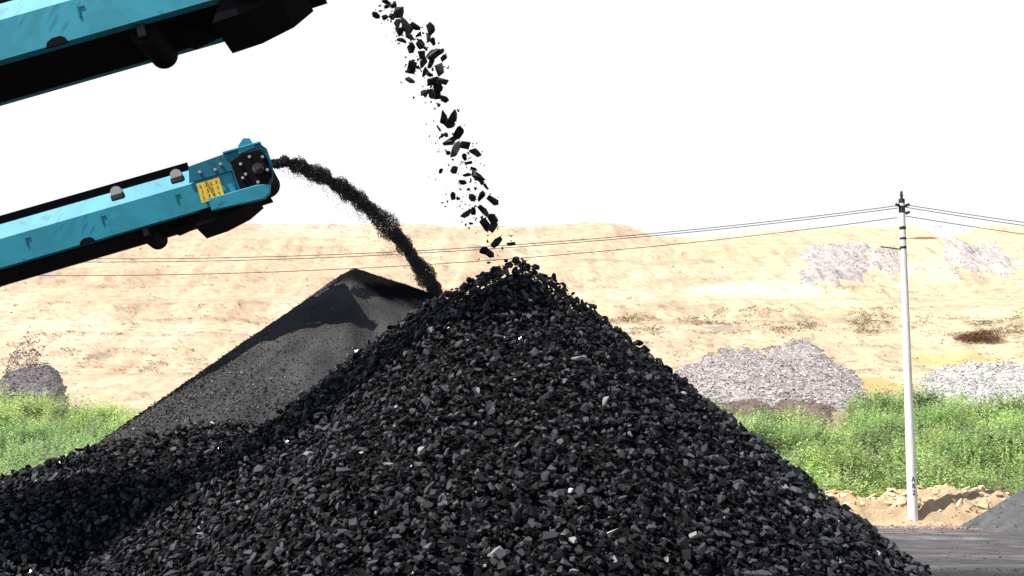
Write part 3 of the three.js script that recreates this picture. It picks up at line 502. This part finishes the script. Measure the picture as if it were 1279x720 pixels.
// ------------------------------------------------------------------ green weeds on the banks, dry scrub on the hill
function leafCluster(seed, n, spread, height, len, wid) {
  const r = rng(seed), pos = [];
  for (let i = 0; i < n; i++) {
    const a = r() * 6.283, d = Math.sqrt(r()) * spread, h = r() * height * (1 - 0.5 * d / spread), b = V(Math.cos(a) * d, h, Math.sin(a) * d);
    const dir = V(Math.cos(a + (r() - 0.5) * 2), 0.4 + r() * 1.1, Math.sin(a + (r() - 0.5) * 2)).normalize(), side = V(r() - 0.5, (r() - 0.5) * 0.6, r() - 0.5).cross(dir).normalize(), L = len * (0.6 + 0.8 * r()), w = wid * (0.7 + 0.6 * r());
    const mid = b.clone().addScaledVector(dir, L * 0.5), tip = b.clone().addScaledVector(dir, L); tip.y -= L * 0.25;
    const l = mid.clone().addScaledVector(side, w), q = mid.clone().addScaledVector(side, -w);
    for (const p of [b, q, l, l, q, tip]) pos.push(p.x, p.y, p.z);
  }
  const g = new THREE.BufferGeometry(); g.setAttribute('position', new THREE.Float32BufferAttribute(pos, 3)); g.computeVertexNormals(); return g;
}
const leafMat = new THREE.MeshPhysicalMaterial({ color: rgb(1, 1, 1), roughness: 0.85, transmission: 0.55, thickness: 0, side: THREE.DoubleSide });
function weedCluster(seed, stems, leaves, spread, height, len, wid) {
  const r = rng(seed), pos = [];
  for (let i = 0; i < stems; i++) {
    const a = r() * 6.283, d = Math.sqrt(r()) * spread, b = V(Math.cos(a) * d, 0, Math.sin(a) * d), lean = V(Math.cos(a) * 0.35 * r(), 1, Math.sin(a) * 0.35 * r()), hgt = height * (0.45 + 0.6 * r());
    for (let k = 0; k < leaves; k++) {
      const t = 0.15 + 0.85 * (k + r()) / leaves, p = b.clone().addScaledVector(lean, hgt * t), q = r() * 6.283, dir = V(Math.cos(q), 0.25 + 0.7 * r(), Math.sin(q)).normalize();
      const side = V(-Math.sin(q), (r() - 0.5) * 0.6, Math.cos(q)), L = len * (1.2 - 0.6 * t) * (0.7 + 0.6 * r()), w = wid * (0.7 + 0.6 * r()), mid = p.clone().addScaledVector(dir, L * 0.5), tip = p.clone().addScaledVector(dir, L); tip.y -= L * 0.3;
      const l = mid.clone().addScaledVector(side, w), e = mid.clone().addScaledVector(side, -w);
      for (const v of [p, e, l, l, e, tip]) pos.push(v.x, v.y, v.z);
    }
  }
  const g = new THREE.BufferGeometry(); g.setAttribute('position', new THREE.Float32BufferAttribute(pos, 3)); g.computeVertexNormals(); return g;
}
const weedGeo = weedCluster(81, 12, 15, 0.34, 0.85, 0.15, 0.022);
const shrubGeo = leafCluster(85, 150, 0.5, 0.8, 0.16, 0.03);
function weeds(name, label, x0, x1, z0, z1, n, seed, keep, tint, geo = weedGeo) {
  const r = rng(seed), list = [];
  for (let i = 0; i < n; i++) {
    const x = lerp(x0, x1, r()), z = lerp(z0, z1, r()), h = hillHeight(x, z), s = 0.5 + 0.7 * r() + 1.7 * Math.max(-0.2, fbm(x * 0.6, z * 0.6, 2, 3)), u = r(), w = r();
    const p = V(x, h - 0.05, z), [a, b] = project(p); if (!keep(a, b, r, x, z) || fbm(x * 0.55, z * 0.45, 21, 3) < -0.16 - 0.25 * u) continue;
    const k = 0.5 + 0.75 * u + 1.35 * fbm(x * 0.8, z * 0.8, 9, 3), y = 0.2 + smooth(fbm(x * 0.35, z * 0.35, 4, 3) + (w - 0.5) * 0.4, -0.1, 0.35), tt = tint ? tint(a, b) : 0;
    const yy = clamp(y + tt, 0, 0.85);
    list.push([new THREE.Matrix4().compose(p, new THREE.Quaternion().setFromAxisAngle(UP, r() * 6.283), V(s, s * (0.8 + 0.5 * r()), s)), [lerp(0.30, 0.52, yy) * k, lerp(0.46, 0.63, yy) * k, lerp(0.14, 0.18, yy) * k]]);
  }
  tag(instanced(name, geo, leafMat, list, scene), label, 'weeds'); console.log(name, list.length);
}
const bareRight = (a, b) => ((a - 1032) / 36) ** 2 + ((b - 528) / 24) ** 2 < 1 || ((a - 955) / 44) ** 2 + ((b - 518) / 20) ** 2 < 1;
weeds('green_weeds', 'dense bright green weeds covering the right bank behind the pole', 4, 27, -33.6, -47.5, 5200, 82, (a, b, r) => { const top = a < 1000 ? lerp(545, 524, (a - 925) / 75) : a < 1120 ? lerp(518, 508, (a - 1000) / 120) : lerp(508, 540, (a - 1120) / 160); return b > top + (r() - 0.5) * 22 && !(bareRight(a, b) && r() < 0.97); });
weeds('green_shrubs', 'darker low shrubs dotted through the green weeds on the right bank', 4, 27, -33.8, -46, 620, 84, (a, b, r) => b > 512 && !bareRight(a, b), () => -0.35, shrubGeo);
weeds('green_bushes', 'yellow green bushes and grass at the left behind the coal', -26, -9, -33.6, -48, 4600, 83, (a, b, r) => b > lerp(505, 532, a / 160) + 6 + (r() - 0.5) * 10 && a < 230, (a, b) => b < 548 && a < 75 ? 0.7 : b > 550 ? -0.25 : 0.1);
{
  const band0 = (px, py) => px > 760 && Math.abs(py - 403) < 16;
  const r = rng(91), list = [], g = leafCluster(92, 60, 0.4, 0.4, 0.16, 0.022);
  for (let i = 0; i < 6500; i++) {
    const px = lerp(-80, W + 80, r()), py = lerp(282, 470, Math.sqrt(r())), u = r(), s = (0.35 + 0.9 * r() * r()) * (band0(px, py) ? 1.5 : 1);
    const band = px > 760 && Math.abs(py - 403) < 16; const dens = band ? 0.95 * smooth(fbm(px * 0.02, py * 0.08, 8, 3), -0.12, 0.2) : 0.10 + 0.18 * smooth(fbm(px * 0.01, py * 0.05, 3, 3), 0, 0.3); if (u > dens) continue;
    const p = hillHit(px, py); list.push([new THREE.Matrix4().compose(p, new THREE.Quaternion().setFromAxisAngle(UP, r() * 6.283), V(s * 1.5, s * 0.7, s * 1.5)), (k => [0.20 * k, 0.165 * k, 0.10 * k])(0.5 + 0.9 * r())]);
  }
  for (let i = 0; i < 60; i++) { const p = hillHit(1222 + (r() + r() - 1) * 34, 424 + (r() - 0.5) * 10), s = 0.8 + 0.8 * r(); list.push([new THREE.Matrix4().compose(p, new THREE.Quaternion().setFromAxisAngle(UP, r() * 6.283), V(s, s * 0.8, s)), [0.12 + 0.05 * r(), 0.07, 0.035]]); }
  const st = [];
  for (let i = 0; i < 9000; i++) {
    const px = lerp(-80, W + 80, r()), py = lerp(285, 525, r()), f = fbm(px * 0.012, py * 0.05, 7, 3) + (px > 760 && Math.abs(py - 405) < 18 ? 0.25 : 0), u = r(), L = 0.12 + 0.4 * r() * r() * r(), k = 0.55 + 0.75 * r(), gr = r();
    if (u > 0.15 + 1.6 * f) continue;
    const p = hillHit(px, py); st.push([restMatrix(r, p, UP, V(L * 1.5, L, L), 1), [lerp(0.42, 0.34, gr) * k, lerp(0.30, 0.30, gr) * k, lerp(0.18, 0.27, gr) * k]]);
  }
  tag(instanced('hill_stones', chipGeo, std(rgb(1, 1, 1), 0.95, { flatShading: true }), st, scene), 'loose stones and clods scattered over the sandy hillside', 'stones'); console.log('stones', st.length);
  tag(instanced('dry_scrub', g, std(rgb(1, 1, 1), 0.95, { side: THREE.DoubleSide }), list, scene), 'sparse dry scrub dotted over the sandy hillside', 'scrub'); console.log('scrub', list.length);
}

renderer.render(scene, camera);
